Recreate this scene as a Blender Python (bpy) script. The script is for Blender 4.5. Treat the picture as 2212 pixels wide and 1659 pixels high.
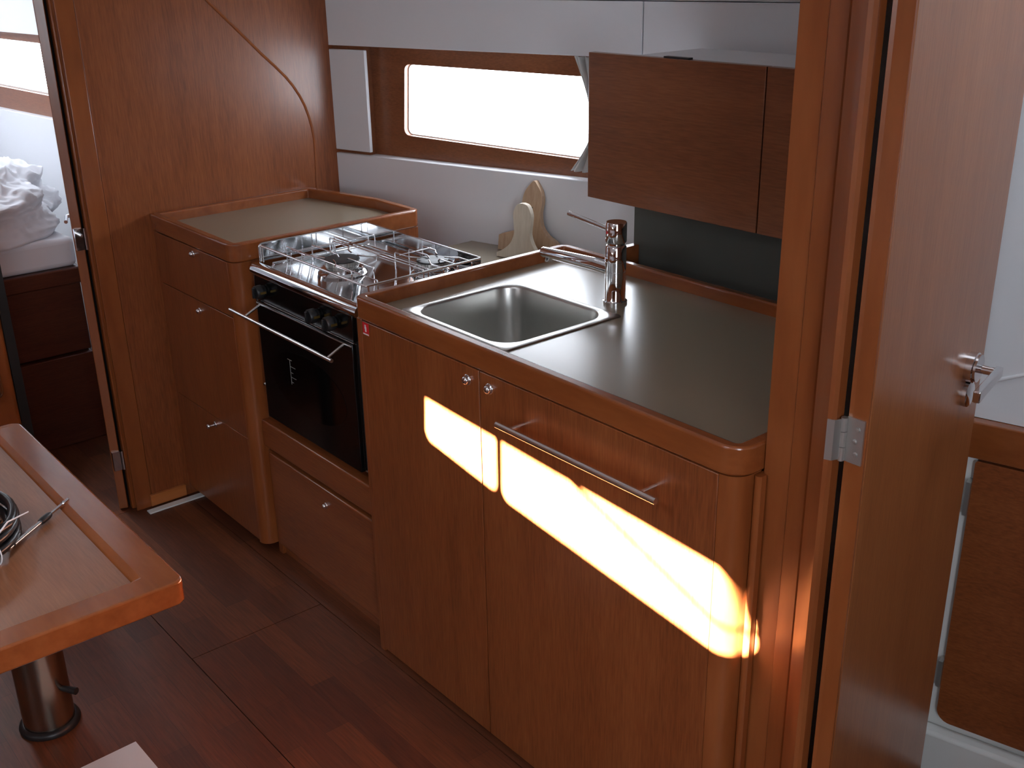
import bpy, bmesh, math, random
from mathutils import Vector, Matrix
random.seed(7)
for o in list(bpy.data.objects): bpy.data.objects.remove(o)
SC = bpy.context.scene
C = SC.collection
PI = math.pi

# ------------------------------------------------------------------ camera
cam_d = bpy.data.cameras.new('camera'); cam = bpy.data.objects.new('camera', cam_d); C.objects.link(cam)
cam_d.sensor_width = 36.0; cam_d.sensor_fit = 'HORIZONTAL'; cam_d.lens = 38.239
cam_d.clip_start = 0.02
RX = (0.64143878, 0.76696885, -0.01775021); RY = (0.27535039, -0.25175592, -0.92779369); RZ = (-0.71605758, 0.59023532, -0.37267118)
M = Matrix.Identity(4)
for i in range(3):
    M[i][0] = RX[i]; M[i][1] = -RY[i]; M[i][2] = -RZ[i]
M[2][3] = 1.63
cam.matrix_world = M
SC.camera = cam

# ------------------------------------------------------------------ light and exposure
SKY = 13.0            # daylight seen through every opening
SUN_E = 270.0
HATCH = 1.0
vs = SC.view_settings
vs.view_transform = 'Standard'; vs.look = 'None'; vs.gamma = 1.0; vs.use_curve_mapping = False
vs.exposure = 0.0
w = bpy.data.worlds.new('daylight'); SC.world = w; w.use_nodes = True
nt = w.node_tree; nt.nodes.clear()
wo = nt.nodes.new('ShaderNodeOutputWorld'); bg = nt.nodes.new('ShaderNodeBackground')
bg.inputs['Color'].default_value = (0.84, 0.905, 1.0, 1); bg.inputs['Strength'].default_value = SKY
nt.links.new(bg.outputs[0], wo.inputs[0])
SUN_DIR = Vector((-0.02, 1.0, -0.215)).normalized()      # low sun from the far side of the boat
sl = bpy.data.lights.new('sun', 'SUN'); sl.energy = SUN_E; sl.angle = math.radians(0.26); sl.color = (1.0, 0.95, 0.90)
so = bpy.data.objects.new('sun', sl); C.objects.link(so)
so.rotation_euler = (-SUN_DIR).to_track_quat('Z', 'Y').to_euler(); so.location = (-1.4, -6, 3)
def portal(loc, rot, sx, sy):
    l = bpy.data.lights.new('portal', 'AREA'); l.shape = 'RECTANGLE'; l.size = sx; l.size_y = sy
    l.cycles.is_portal = True
    o = bpy.data.objects.new('portal', l); C.objects.link(o); o.location = loc; o.rotation_euler = rot
FZ = -0.035          # cabin sole
CEIL = 1.93
HATCHES = [(-1.10, -0.30, 0.58, 0.58), (-4.60, 0.55, 0.80, 0.80), (-0.35, 1.75, 0.34, 0.34)]   # cx, cy, sx, sy
COMP = (1.05, -0.35, 0.75, 0.95, 1.93)   # companionway: x, y centre, width, z0, z1
for cx, cy, sx, sy in HATCHES: portal((cx, cy, CEIL + 0.175), (0, 0, 0), sx, sy)
portal((COMP[0] + .03, COMP[1], (COMP[3] + COMP[4]) / 2), (0, PI / 2, 0), COMP[4] - COMP[3], COMP[2])

# ------------------------------------------------------------------ materials
def srgb(r, g, b):
    f = lambda c: (c / 255 / 12.92) if c / 255 <= .04045 else ((c / 255 + .055) / 1.055) ** 2.4
    return (f(r), f(g), f(b), 1)
def new_mat(name):
    m = bpy.data.materials.new(name); m.use_nodes = True
    return m, m.node_tree, m.node_tree.nodes['Principled BSDF']
def plain(name, col, rough=.5, metal=0., coat=0., spec=.5, bump=0., bscale=300, var=0.0, vscale=8):
    m, t, b = new_mat(name)
    b.inputs['Base Color'].default_value = col; b.inputs['Roughness'].default_value = rough
    b.inputs['Metallic'].default_value = metal; b.inputs['Coat Weight'].default_value = coat
    b.inputs['Specular IOR Level'].default_value = spec
    tc = t.nodes.new('ShaderNodeTexCoord')
    if var:
        n = t.nodes.new('ShaderNodeTexNoise'); n.inputs['Scale'].default_value = vscale; n.inputs['Detail'].default_value = 4
        t.links.new(tc.outputs['Object'], n.inputs['Vector'])
        r = t.nodes.new('ShaderNodeValToRGB')
        r.color_ramp.elements[0].position = .3; r.color_ramp.elements[1].position = .7
        r.color_ramp.elements[0].color = tuple(c * (1 - var) for c in col[:3]) + (1,)
        r.color_ramp.elements[1].color = tuple(min(1, c * (1 + var)) for c in col[:3]) + (1,)
        t.links.new(n.outputs['Fac'], r.inputs[0]); t.links.new(r.outputs[0], b.inputs['Base Color'])
    if bump:
        n = t.nodes.new('ShaderNodeTexNoise'); n.inputs['Scale'].default_value = bscale; n.inputs['Detail'].default_value = 3
        t.links.new(tc.outputs['Object'], n.inputs['Vector'])
        bp = t.nodes.new('ShaderNodeBump'); bp.inputs['Strength'].default_value = bump; bp.inputs['Distance'].default_value = .001
        t.links.new(n.outputs['Fac'], bp.inputs['Height']); t.links.new(bp.outputs[0], b.inputs['Normal'])
    return m
def wood(name, dark, mid, light, axis='Z', rough=.33, coat=.25, fine=260, stretch=14, crough=.18, bump=.12):
    m, t, b = new_mat(name)
    tc = t.nodes.new('ShaderNodeTexCoord'); mp = t.nodes.new('ShaderNodeMapping')
    s = {'X': (1 / stretch, 1, 1), 'Y': (1, 1 / stretch, 1), 'Z': (1, 1, 1 / stretch)}[axis]
    mp.inputs['Scale'].default_value = s
    t.links.new(tc.outputs['Object'], mp.inputs['Vector'])
    n1 = t.nodes.new('ShaderNodeTexNoise'); n1.inputs['Scale'].default_value = fine; n1.inputs['Detail'].default_value = 3; n1.inputs['Roughness'].default_value = .6
    n2 = t.nodes.new('ShaderNodeTexNoise'); n2.inputs['Scale'].default_value = 16; n2.inputs['Detail'].default_value = 4; n2.inputs['Distortion'].default_value = .6
    t.links.new(mp.outputs[0], n1.inputs['Vector']); t.links.new(mp.outputs[0], n2.inputs['Vector'])
    mx = t.nodes.new('ShaderNodeMath'); mx.operation = 'MULTIPLY_ADD'; mx.inputs[1].default_value = .6
    ad = t.nodes.new('ShaderNodeMath'); ad.operation = 'MULTIPLY'; ad.inputs[1].default_value = .4
    t.links.new(n2.outputs['Fac'], ad.inputs[0]); t.links.new(n1.outputs['Fac'], mx.inputs[0]); t.links.new(ad.outputs[0], mx.inputs[2])
    r = t.nodes.new('ShaderNodeValToRGB'); e = r.color_ramp.elements
    e[0].position = .34; e[0].color = dark; e[1].position = .66; e[1].color = light
    k = r.color_ramp.elements.new(.5); k.color = mid
    t.links.new(mx.outputs[0], r.inputs[0]); t.links.new(r.outputs[0], b.inputs['Base Color'])
    b.inputs['Roughness'].default_value = rough; b.inputs['Coat Weight'].default_value = coat; b.inputs['Coat Roughness'].default_value = crough
    bp = t.nodes.new('ShaderNodeBump'); bp.inputs['Strength'].default_value = bump; bp.inputs['Distance'].default_value = .0006
    t.links.new(n1.outputs['Fac'], bp.inputs['Height']); t.links.new(bp.outputs[0], b.inputs['Normal'])
    return m
WD, WM, WL = (.165, .043, .0125, 1), (.235, .065, .0185, 1), (.295, .090, .027, 1)
wood_z = wood('mahogany_upright', WD, WM, WL, 'Z')
wood_x = wood('mahogany_lengthways', WD, WM, WL, 'X')
wood_y = wood('mahogany_crossways', WD, WM, WL, 'Y')
SD, SM, SL = (.215, .056, .014, 1), (.26, .072, .0185, 1), (.295, .087, .024, 1)
solid_z = wood('solid_mahogany_upright', SD, SM, SL, 'Z', fine=30, stretch=5, rough=.28, coat=.4, bump=.03)
solid_x = wood('solid_mahogany_lengthways', SD, SM, SL, 'X', fine=30, stretch=5, rough=.25, coat=.55, bump=.03, crough=.12)
post_wood = wood('post_mahogany', SD, SM, SL, 'Z', fine=30, stretch=5, rough=.38, coat=.12, bump=.03, crough=.3)
orange_wood = wood('orange_plinth_wood', (.36, .11, .025, 1), (.44, .14, .033, 1), (.50, .17, .04, 1), 'Y', fine=40)
door_wood = wood('door_veneer', (.25, .078, .022, 1), (.31, .102, .030, 1), (.36, .126, .039, 1), 'Z', rough=.36, coat=.6, crough=.22)
table_wood = wood('table_veneer', (.20, .073, .031, 1), (.26, .098, .042, 1), (.315, .126, .057, 1), 'X', rough=.34, coat=.35, crough=.3)
upper_wood = wood('locker_veneer', (.16, .052, .019, 1), (.215, .072, .027, 1), (.265, .094, .037, 1), 'X')
white = plain('white_panel', (.76, .77, .80, 1), .55, bump=.05)
gelcoat = plain('white_gelcoat', (.72, .73, .71, 1), .3)
headliner = plain('headliner', (.84, .84, .83, 1), .8)
laminate = plain('taupe_laminate', (.27, .225, .160, 1), .27, spec=1.0, bump=.05, bscale=900)
laminate.node_tree.nodes['Principled BSDF'].inputs['IOR'].default_value = 1.62
darklam = plain('dark_grey_panel', (.085, .09, .08, 1), .55, bump=.05)
steel = plain('brushed_steel', (.80, .80, .79, 1), .27, 1.0)
basin = plain('satin_steel', (.58, .575, .55, 1), .30, 1.0, bump=.05, bscale=700)
mirror = plain('polished_steel', (.70, .71, .72, 1), .07, 1.0)
chrome = plain('chrome', (.80, .80, .82, 1), .04, 1.0)
black = plain('black_enamel', (.004, .004, .004, 1), .12)
blackm = plain('black_plastic', (.012, .012, .013, 1), .4)
castiron = plain('burner_cap', (.02, .02, .02, 1), .45)
alu = plain('burner_aluminium', (.62, .62, .60, 1), .35, .9)
gap_black = plain('dark_gap', (.01, .008, .007, 1), .8)
shaded_berth_wood = wood('shaded_berth_veneer', (.06, .015, .008, 1), (.085, .022, .011, 1), (.11, .030, .015, 1), 'Y')  # mahogany darkened so the berth's shade is in the colour
red = plain('red_sticker', (.62, .02, .03, 1), .4)
paperw = plain('white_paper', (.80, .80, .82, 1), .7)
brass = plain('gold_mark', (.7, .5, .15, 1), .35, 1.0)
pale = wood('pale_wood', (.42, .27, .17, 1), (.50, .34, .22, 1), (.56, .40, .27, 1), 'Z', rough=.55, coat=0, fine=120)
pale2 = wood('bleached_wood', (.54, .47, .36, 1), (.60, .53, .42, 1), (.66, .59, .48, 1), 'Z', rough=.6, coat=0, fine=120)
curtain_m = plain('grey_curtain', (.55, .54, .52, 1), .9, bump=.3, bscale=600)
linen = plain('white_linen', (.78, .79, .84, 1), .9, bump=.2, bscale=500)
bronze = plain('bronze_tube', (.42, .36, .30, 1), .22, 1.0)
rubber = plain('black_hose', (.006, .006, .007, 1), .32)
glassm, gt, gb = new_mat('window_glass')
gt.nodes.remove(gb)
tr = gt.nodes.new('ShaderNodeBsdfTransparent'); gl = gt.nodes.new('ShaderNodeBsdfGlossy'); gl.inputs['Roughness'].default_value = .02
fr = gt.nodes.new('ShaderNodeFresnel'); fr.inputs[0].default_value = 1.45; mxs = gt.nodes.new('ShaderNodeMixShader')
gg = gt.nodes.new('ShaderNodeNewGeometry'); sb = gt.nodes.new('ShaderNodeMath'); sb.operation = 'SUBTRACT'; sb.inputs[0].default_value = 1; ml = gt.nodes.new('ShaderNodeMath'); ml.operation = 'MULTIPLY'
gt.links.new(gg.outputs['Backfacing'], sb.inputs[1]); gt.links.new(sb.outputs[0], ml.inputs[0]); gt.links.new(fr.outputs[0], ml.inputs[1])
gt.links.new(ml.outputs[0], mxs.inputs[0]); gt.links.new(tr.outputs[0], mxs.inputs[1]); gt.links.new(gl.outputs[0], mxs.inputs[2])
gt.links.new(mxs.outputs[0], gt.nodes['Material Output'].inputs[0])
# floor: narrow strips of varying tone running fore and aft
floor_m, t, b = new_mat('laminate_sole')
tc = t.nodes.new('ShaderNodeTexCoord')
br = t.nodes.new('ShaderNodeTexBrick'); br.offset = .37; br.offset_frequency = 2
br.inputs['Scale'].default_value = 1.0; br.inputs['Brick Width'].default_value = .46; br.inputs['Row Height'].default_value = .0628
br.inputs['Mortar Size'].default_value = .0004; br.inputs['Bias'].default_value = 0
br.inputs['Color1'].default_value = (.085, .023, .0095, 1); br.inputs['Color2'].default_value = (.155, .045, .016, 1); br.inputs['Mortar'].default_value = (.04, .012, .007, 1)
t.links.new(tc.outputs['Object'], br.inputs['Vector'])
mp = t.nodes.new('ShaderNodeMapping'); mp.inputs['Scale'].default_value = (.07, 1, 1); t.links.new(tc.outputs['Object'], mp.inputs['Vector'])
n1 = t.nodes.new('ShaderNodeTexNoise'); n1.inputs['Scale'].default_value = 190; n1.inputs['Detail'].default_value = 3; t.links.new(mp.outputs[0], n1.inputs['Vector'])
rr = t.nodes.new('ShaderNodeValToRGB'); rr.color_ramp.elements[0].position = .3; rr.color_ramp.elements[0].color = (.72, .72, .72, 1); rr.color_ramp.elements[1].position = .7; rr.color_ramp.elements[1].color = (1.15, 1.15, 1.15, 1)
t.links.new(n1.outputs['Fac'], rr.inputs[0])
mm = t.nodes.new('ShaderNodeMix'); mm.data_type = 'RGBA'; mm.blend_type = 'MULTIPLY'; mm.inputs[0].default_value = 1
t.links.new(br.outputs['Color'], mm.inputs[6]); t.links.new(rr.outputs[0], mm.inputs[7]); t.links.new(mm.outputs[2], b.inputs['Base Color'])
b.inputs['Roughness'].default_value = .46; b.inputs['Specular IOR Level'].default_value = .4

# ------------------------------------------------------------------ helpers
def thing(name, label, cat, loc=(0, 0, 0), group=None):
    o = bpy.data.objects.new(name, None); C.objects.link(o); o.location = loc; o.empty_display_size = .05
    o['label'] = label; o['category'] = cat
    if group: o['group'] = group
    return o
def origin_of(o):
    v = Vector((0, 0, 0))
    while o: v += Vector(o.location); o = o.parent
    return v
def obj(name, bm, mat, parent=None, smooth=None, bevel=0, seg=2, org=None):
    me = bpy.data.meshes.new(name)
    bmesh.ops.recalc_face_normals(bm, faces=bm.faces)
    bm.to_mesh(me); bm.free()
    o = bpy.data.objects.new(name, me)
    for m in (mat if isinstance(mat, (list, tuple)) else [mat]): me.materials.append(m)
    if parent is not None:
        me.transform(Matrix.Translation(-origin_of(parent))); o.parent = parent
    elif org is not None:
        me.transform(Matrix.Translation(-Vector(org))); o.location = org
    C.objects.link(o)
    if bevel:
        md = o.modifiers.new('bevel', 'BEVEL'); md.width = bevel; md.segments = seg; md.limit_method = 'ANGLE'; md.angle_limit = math.radians(35)
    if smooth or bevel:
        for p in me.polygons: p.use_smooth = True
        ang = math.radians(smooth if smooth and smooth is not True else 40)
        e_ = [e for e in me.edges]
        bm2 = bmesh.new(); bm2.from_mesh(me)
        for e in bm2.edges:
            if len(e.link_faces) == 2 and e.calc_face_angle(0) > ang: e.smooth = False
        bm2.to_mesh(me); bm2.free()
    return o
def tag(o, label, cat, group=None, kind=None):
    o['label'] = label; o['category'] = cat
    if group: o['group'] = group
    if kind: o['kind'] = kind
    return o
def struct(name, bm, mat, parent=None, **k):
    o = obj(name, bm, mat, parent, **k)
    if parent is None: o['kind'] = 'structure'
    return o
def B(): return bmesh.new()
def box(bm, x0, x1, y0, y1, z0, z1, mi=0):
    vs_ = [bm.verts.new(p) for p in ((x0, y0, z0), (x1, y0, z0), (x1, y1, z0), (x0, y1, z0), (x0, y0, z1), (x1, y0, z1), (x1, y1, z1), (x0, y1, z1))]
    for f in ((3, 2, 1, 0), (4, 5, 6, 7), (0, 1, 5, 4), (1, 2, 6, 5), (2, 3, 7, 6), (3, 0, 4, 7)):
        fa = bm.faces.new([vs_[i] for i in f]); fa.material_index = mi
    return bm
def bx(*a): return box(B(), *a)
def prism(bm, poly, a0, a1, axis='z'):
    """extrude a 2D polygon along an axis between a0 and a1"""
    def P(p, a):
        return {'z': (p[0], p[1], a), 'y': (p[0], a, p[1]), 'x': (a, p[0], p[1])}[axis]
    lo = [bm.verts.new(P(p, a0)) for p in poly]; hi = [bm.verts.new(P(p, a1)) for p in poly]
    n = len(poly)
    bm.faces.new(lo[::-1]); bm.faces.new(hi)
    for i in range(n): bm.faces.new((lo[i], lo[(i + 1) % n], hi[(i + 1) % n], hi[i]))
    return bm
def rrect(x0, x1, y0, y1, r, n=6):
    pts = []
    for cx, cy, a in ((x1 - r, y0 + r, -PI / 2), (x1 - r, y1 - r, 0), (x0 + r, y1 - r, PI / 2), (x0 + r, y0 + r, PI)):
        for i in range(n + 1):
            t_ = a + PI / 2 * i / n; pts.append((cx + r * math.cos(t_), cy + r * math.sin(t_)))
    return pts
def holed(bm, outer, holes, d0, d1, fn):
    """flat plate with holes; fn(u, v, d) -> xyz"""
    tmp = bmesh.new(); edges = []
    for loop in [outer] + holes:
        vv = [tmp.verts.new((p[0], p[1], 0)) for p in loop]
        for i in range(len(vv)): edges.append(tmp.edges.new((vv[i], vv[(i + 1) % len(vv)])))
    bmesh.ops.triangle_fill(tmp, edges=edges, use_beauty=True, use_dissolve=False)
    tmp.verts.ensure_lookup_table(); tmp.verts.index_update()
    lo = [bm.verts.new(fn(v.co.x, v.co.y, d0)) for v in tmp.verts]; hi = [bm.verts.new(fn(v.co.x, v.co.y, d1)) for v in tmp.verts]
    for f in tmp.faces:
        ix = [v.index for v in f.verts]
        bm.faces.new([lo[i] for i in ix]); bm.faces.new([hi[i] for i in ix][::-1])
    k = 0
    for loop in [outer] + holes:
        n = len(loop)
        for i in range(n):
            a, b_ = k + i, k + (i + 1) % n
            bm.faces.new((lo[a], lo[b_], hi[b_], hi[a]))
        k += n
    tmp.free(); return bm
def offset(poly, d):
    """inward offset of a CCW polygon"""
    n = len(poly); out = []
    for i in range(n):
        p0, p1, p2 = Vector(poly[i - 1]), Vector(poly[i]), Vector(poly[(i + 1) % n])
        e1 = (p1 - p0).normalized(); e2 = (p2 - p1).normalized()
        n1 = Vector((-e1.y, e1.x)); n2 = Vector((-e2.y, e2.x))
        bis = (n1 + n2); bis = bis / max(.2, (1 + n1.dot(n2)))
        q = p1 + bis * d; out.append((q.x, q.y))
    return out
def ring(bm, outer, inner, z0, z1):
    n = len(outer)
    A = [[bm.verts.new((p[0], p[1], z)) for p in loop] for loop in (outer, inner) for z in (z0, z1)]
    ol, oh, il, ih = A
    for i in range(n):
        j = (i + 1) % n
        bm.faces.new((ol[i], ol[j], oh[j], oh[i])); bm.faces.new((oh[i], oh[j], ih[j], ih[i]))
        bm.faces.new((ih[i], ih[j], il[j], il[i])); bm.faces.new((il[i], il[j], ol[j], ol[i]))
    return bm
def tube(bm, pts, r, n=10, cap=True, closed=False):
    pts = [Vector(p) for p in pts]; rs = r if isinstance(r, (list, tuple)) else [r] * len(pts)
    rings = []; up = None; N = len(pts)
    for i, p in enumerate(pts):
        if closed: d = (pts[(i + 1) % N] - pts[i - 1]).normalized()
        else: d = (pts[min(i + 1, N - 1)] - pts[max(i - 1, 0)]).normalized()
        if up is None: up = Vector((0, 0, 1)) if abs(d.z) < .9 else Vector((1, 0, 0))
        a = (up - d * up.dot(d)); a = a.normalized() if a.length > 1e-6 else d.orthogonal().normalized()
        b_ = d.cross(a); up = a
        rings.append([bm.verts.new(p + (a * math.cos(2 * PI * k / n) + b_ * math.sin(2 * PI * k / n)) * rs[i]) for k in range(n)])
    for i in range(N if closed else N - 1):
        r0, r1 = rings[i], rings[(i + 1) % N]
        for k in range(n): bm.faces.new((r0[k], r0[(k + 1) % n], r1[(k + 1) % n], r1[k]))
    if cap and not closed: bm.faces.new(rings[0][::-1]); bm.faces.new(rings[-1])
    return bm
def bend(pts, r=.006, n=4):
    """round the corners of a polyline"""
    pts = [Vector(p) for p in pts]; out = [pts[0]]
    for i in range(1, len(pts) - 1):
        a = (pts[i - 1] - pts[i]); b_ = (pts[i + 1] - pts[i]); q = min(r, a.length * .45, b_.length * .45)
        p0 = pts[i] + a.normalized() * q; p2 = pts[i] + b_.normalized() * q
        for k in range(n + 1):
            t_ = k / n; out.append(p0 * (1 - t_) ** 2 + pts[i] * 2 * t_ * (1 - t_) + p2 * t_ ** 2)
    out.append(pts[-1]); return out
def lathe(bm, prof, c, axis=(0, 0, 1), n=32):
    """prof: (radius, height) pairs revolved about axis through c"""
    ax = Vector(axis).normalized(); u = ax.orthogonal().normalized(); v = ax.cross(u); c = Vector(c); rings = []
    for r_, h in prof:
        if r_ < 1e-6: rings.append([bm.verts.new(c + ax * h)])
        else: rings.append([bm.verts.new(c + ax * h + (u * math.cos(2 * PI * k / n) + v * math.sin(2 * PI * k / n)) * r_) for k in range(n)])
    for a, b_ in zip(rings, rings[1:]):
        for k in range(n):
            q = [a[k % len(a)], a[(k + 1) % len(a)], b_[(k + 1) % len(b_)], b_[k % len(b_)]]
            s = []
            for x in q:
                if x not in s: s.append(x)
            if len(s) >= 3: bm.faces.new(s)
    for rr_ in (rings[0], rings[-1]):
        if len(rr_) > 2: bm.faces.new(rr_)
    return bm
def arcpts(cx, cy, r, a0, a1, n=8):
    return [(cx + r * math.cos(math.radians(a0 + (a1 - a0) * i / n)), cy + r * math.sin(math.radians(a0 + (a1 - a0) * i / n))) for i in range(n + 1)]

# ------------------------------------------------------------------ the room
TH = math.atan(.275); CT, ST = math.cos(TH), math.sin(TH)
def PW(s, z, d):      # port side of the hull: s runs aft, d outboard
    return (-3.19 + s * CT - d * ST, 1.88 + s * ST + d * CT, z)
def SW(s, z, d):      # starboard side, mirrored
    p = PW(s, z, d); return (p[0], -p[1], p[2])
def sx(x): return (x + 3.19) / CT
def wbox(bm, fn, s0, s1, z0, z1, d0, d1):
    return holed(bm, [(s0, z0), (s1, z0), (s1, z1), (s0, z1)], [], d0, d1, fn)
def rpoly(pts, r, n=5):
    """polygon with rounded corners"""
    out = []; m_ = len(pts)
    for i in range(m_):
        p = Vector(pts[i]); a = Vector(pts[i - 1]) - p; b_ = Vector(pts[(i + 1) % m_]) - p
        a.normalize(); b_.normalize(); rr_ = r[i] if isinstance(r, (list, tuple)) else r
        if rr_ <= 0: out.append(tuple(p)); continue
        half = a.angle(b_) / 2; t_ = rr_ / math.tan(half)
        c_ = p + (a + b_).normalized() * (rr_ / math.sin(half))
        p0 = p + a * t_; p2 = p + b_ * t_; v0 = p0 - c_; v1 = p2 - c_
        for k in range(n + 1):
            v = v0.lerp(v1, k / n).normalized() * rr_; q = c_ + v; out.append((q.x, q.y))
    return out

# sole: boards with thin seams over a dark subfloor
bm = B()
g = .0012
ys = [-2.6, .02, .832, 1.209, 1.60]
for i in range(len(ys) - 1):
    cuts = [-6.2, -4.0, -3.19, -2.31, 1.2] if i == 2 else ([-6.2, -3.19, -.9, 1.2] if i in (1, 3) else [-6.2, -3.19, 1.2])
    for a, c in zip(cuts, cuts[1:]): box(bm, a + g, c - g, ys[i] + g, ys[i + 1] - g, FZ - .015, FZ)
prism(bm, [(-6.2, -1.25), (-3.2, -1.6), (-3.19, -1.9), (1.2, -3.1), (1.2, 3.1), (-3.19, 1.9), (-3.2, 1.6), (-6.2, 1.25)], FZ - .04, FZ - .0165)
struct('floor', bm, floor_m)

# hull sides
glass_p = rpoly([(.272, 1.077), (1.16, 1.050), (1.16, 1.287), (.288, 1.297)], .020)
bm = B()
holed(bm, [(.0, .98), (1.25, .98), (1.25, 1.37), (.0, 1.37)], [glass_p], .045, .066, PW)
struct('wall_port', bm, upper_wood, smooth=30)
wp = bpy.data.objects['wall_port']
def addw(name, mat, *boxes, fn=PW, **k):
    bm = B()
    for q in boxes: wbox(bm, fn, *q)
    return obj(name, bm, mat, wp if fn is PW else ws, **k)
addw('lower_panel', white, (0.0, 4.55, .60, 1.007, 0, .045), bevel=.003)
addw('side_panel', white, (0.0, .162, 1.018, 1.337, 0, .013), bevel=.002)
addw('recess_return', upper_wood, (0.0, .150, 1.0072, 1.3488, .014, .0445))
addw('upper_panel', white, (0.0, 1.147, 1.349, 1.493, 0, .045), bevel=.002)
addw('upper_panel', white, (1.150, 4.55, 1.349, 1.493, 0, .045), bevel=.002)
addw('middle_panel', white, (1.25, 4.55, 1.007, 1.349, .02, .045))
bm = B(); holed(bm, [(-.12, -.1), (4.65, -.1), (4.65, 1.66), (-.12, 1.66)], [rpoly([(.262, 1.067), (1.17, 1.04), (1.17, 1.297), (.278, 1.307)], .022)], .0665, .10, PW)
obj('hull_skin', bm, gelcoat, wp)
# port window over the galley
bm = B(); holed(bm, offset(glass_p, -.004), [offset(glass_p, .0030)], .064, .078, PW)
wf = struct('window_1', bm, gelcoat, smooth=30)
bm = B(); holed(bm, offset(glass_p, -.003), [], .078, .082, PW); obj('pane', bm, glassm, wf)
p_ = PW(.72, 1.18, .12); portal(p_, (-PI / 2, 0, TH), .95, .28)

# sun openings on the starboard side: unseen windows, shaped to cast the sun patch
def back(x, z):
    k = 1 / SUN_DIR.y; D = SUN_DIR * k
    # (x - t dx, 1.22 - t, z - t dz) on y = -(1.88 + .275 (X + 3.19))
    t_ = (1.22 + 1.88 + .275 * (x + 3.19)) / (1 + .275 * D.x)
    X = x - t_ * D.x; return (sx(X), z - t_ * D.z)
ccw = lambda L: L
winA = rpoly([back(-1.777, .647), back(-1.532, .607), back(-1.531, .752), back(-1.768, .774)], .022)
winB = rpoly([back(-1.517, .602), back(-.903, .526), back(-.955, .706), back(-1.514, .752)], [.022, .03, .06, .022])
bm = B(); holed(bm, [(-.12, .9), (4.65, .9), (4.65, 1.7), (-.12, 1.7)], [winA, winB], 0, .006, SW)
ws = struct('wall_starboard', bm, upper_wood)
bm = B(); wbox(bm, SW, 0.0, 4.55, -.1, .9, 0, .02); obj('lower_panel', bm, white, ws)
for i, wn in enumerate((winA, winB)):
    bm = B(); holed(bm, offset(wn, -.012), [offset(wn, -.0005)], .0062, .014, SW)
    f_ = struct('window_%d' % (i + 3), bm, blackm)
    us = [p[0] for p in wn]; zs_ = [p[1] for p in wn]
    p_ = SW((min(us) + max(us)) / 2, (min(zs_) + max(zs_)) / 2, .06)
    portal(p_, (PI / 2, 0, -TH), max(us) - min(us) + .04, max(zs_) - min(zs_) + .04)
# rope hanging outside the starboard windows
def outer(x, z, ext):
    k = 1 / SUN_DIR.y; D = SUN_DIR * k; t_ = (1.22 + 1.88 + .275 * (x + 3.19)) / (1 + .275 * D.x) + ext
    return Vector((x - t_ * D.x, 1.22 - t_, z - t_ * D.z))
a, c = outer(-1.325, .719, .35), outer(-.96, .587, .35); dd = c - a
bm = tube(B(), [a - dd * 1.2, c + dd * 1.2], .0045, 8)
tag(obj('rope', bm, plain('rope', (.5, .48, .42, 1), .9), org=a), 'thin rope running slantwise outside the window opposite the galley', 'rope')

# ceiling with hatches, sloping headliner on both sides
def hatch_holes(): return [rrect(cx - sx_ / 2, cx + sx_ / 2, cy - sy_ / 2, cy + sy_ / 2, .05) for cx, cy, sx_, sy_ in HATCHES]
bm = B(); holed(bm, [(-6.2, -1.6), (-3.2, -1.7), (-3.1, -2.0), (1.2, -3.1), (1.2, 3.1), (-3.1, 2.0), (-3.2, 1.7), (-6.2, 1.6)], hatch_holes(), CEIL, CEIL + .04, lambda u, v, d: (u, v, d))
cl = struct('ceiling', bm, headliner)
for fn, nm in ((PW, 'p'), (SW, 's')):
    bm = B()
    def slope(u, v, d): 
        p = fn(u, 0, .004 - v * .555); return (p[0], p[1], 1.4952 + v * (CEIL - 1.48) + d)
    holed(bm, [(-.25, 0), (4.6, 0), (4.6, 1), (-.25, 1)], [], 0, .02, slope)
    wbox(bm, fn, -.12, 4.6, 1.4958, 1.66, .0048, .0658 if fn is PW else -.0002 + .0040 + .003)
    obj('side_headliner', bm, headliner, cl)

# forward bulkhead with the door opening
XB = -3.17
bm = B()
holed(bm, [(-2.35, FZ), (.42, FZ), (.42, 1.80), (1.045, 1.80), (1.045, FZ), (1.98, FZ), (1.98, CEIL), (-2.35, CEIL)], [], XB - .022, XB - .008, lambda u, v, d: (d, u, v))
wfw = struct('wall_forward', bm, wood_z)
curve = [(1.093, FZ), (1.793, FZ), (1.793, .901), (1.797, .984), (1.798, 1.06), (1.793, 1.10), (1.785, 1.135), (1.774, 1.17), (1.758, 1.203), (1.738, 1.235), (1.715, 1.264), (1.68, 1.30), (1.642, 1.336), (1.56, 1.420), (1.48, 1.501), (1.30, 1.68), (1.093, 1.86)]
bm = prism(B(), curve, XB - .0078, XB, 'x'); obj('raised_panel', bm, wood_z, wfw, bevel=.0015)
edge = [(XB - .001, y, z) for y, z in curve[2:-1]]
bm = tube(B(), edge, .0048, 8); obj('curved_moulding', bm, solid_z, wfw, smooth=True)
bm = prism(B(), [(1.040, FZ), (1.0928, FZ), (1.0928, CEIL), (1.040, CEIL)], XB - .0078, XB, 'x'); obj('lipping', bm, solid_z, wfw, bevel=.002)
jm = struct('trim_1', bx(XB - .045, XB - .023, 1.034, 1.052, FZ, 1.80), solid_z, bevel=.004)
obj('door_seal', bx(XB - .068, XB - .0455, 1.0365, 1.052, FZ, 1.80), gap_black, jm)
tag(obj('plinth_board', bx(XB + .0005, XB + .012, 1.085, 1.205, FZ + .006, FZ + .044), orange_wood, org=(XB, 1.15, FZ), bevel=.001), 'short orange wooden plinth board at the foot of the bulkhead', 'board')
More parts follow.
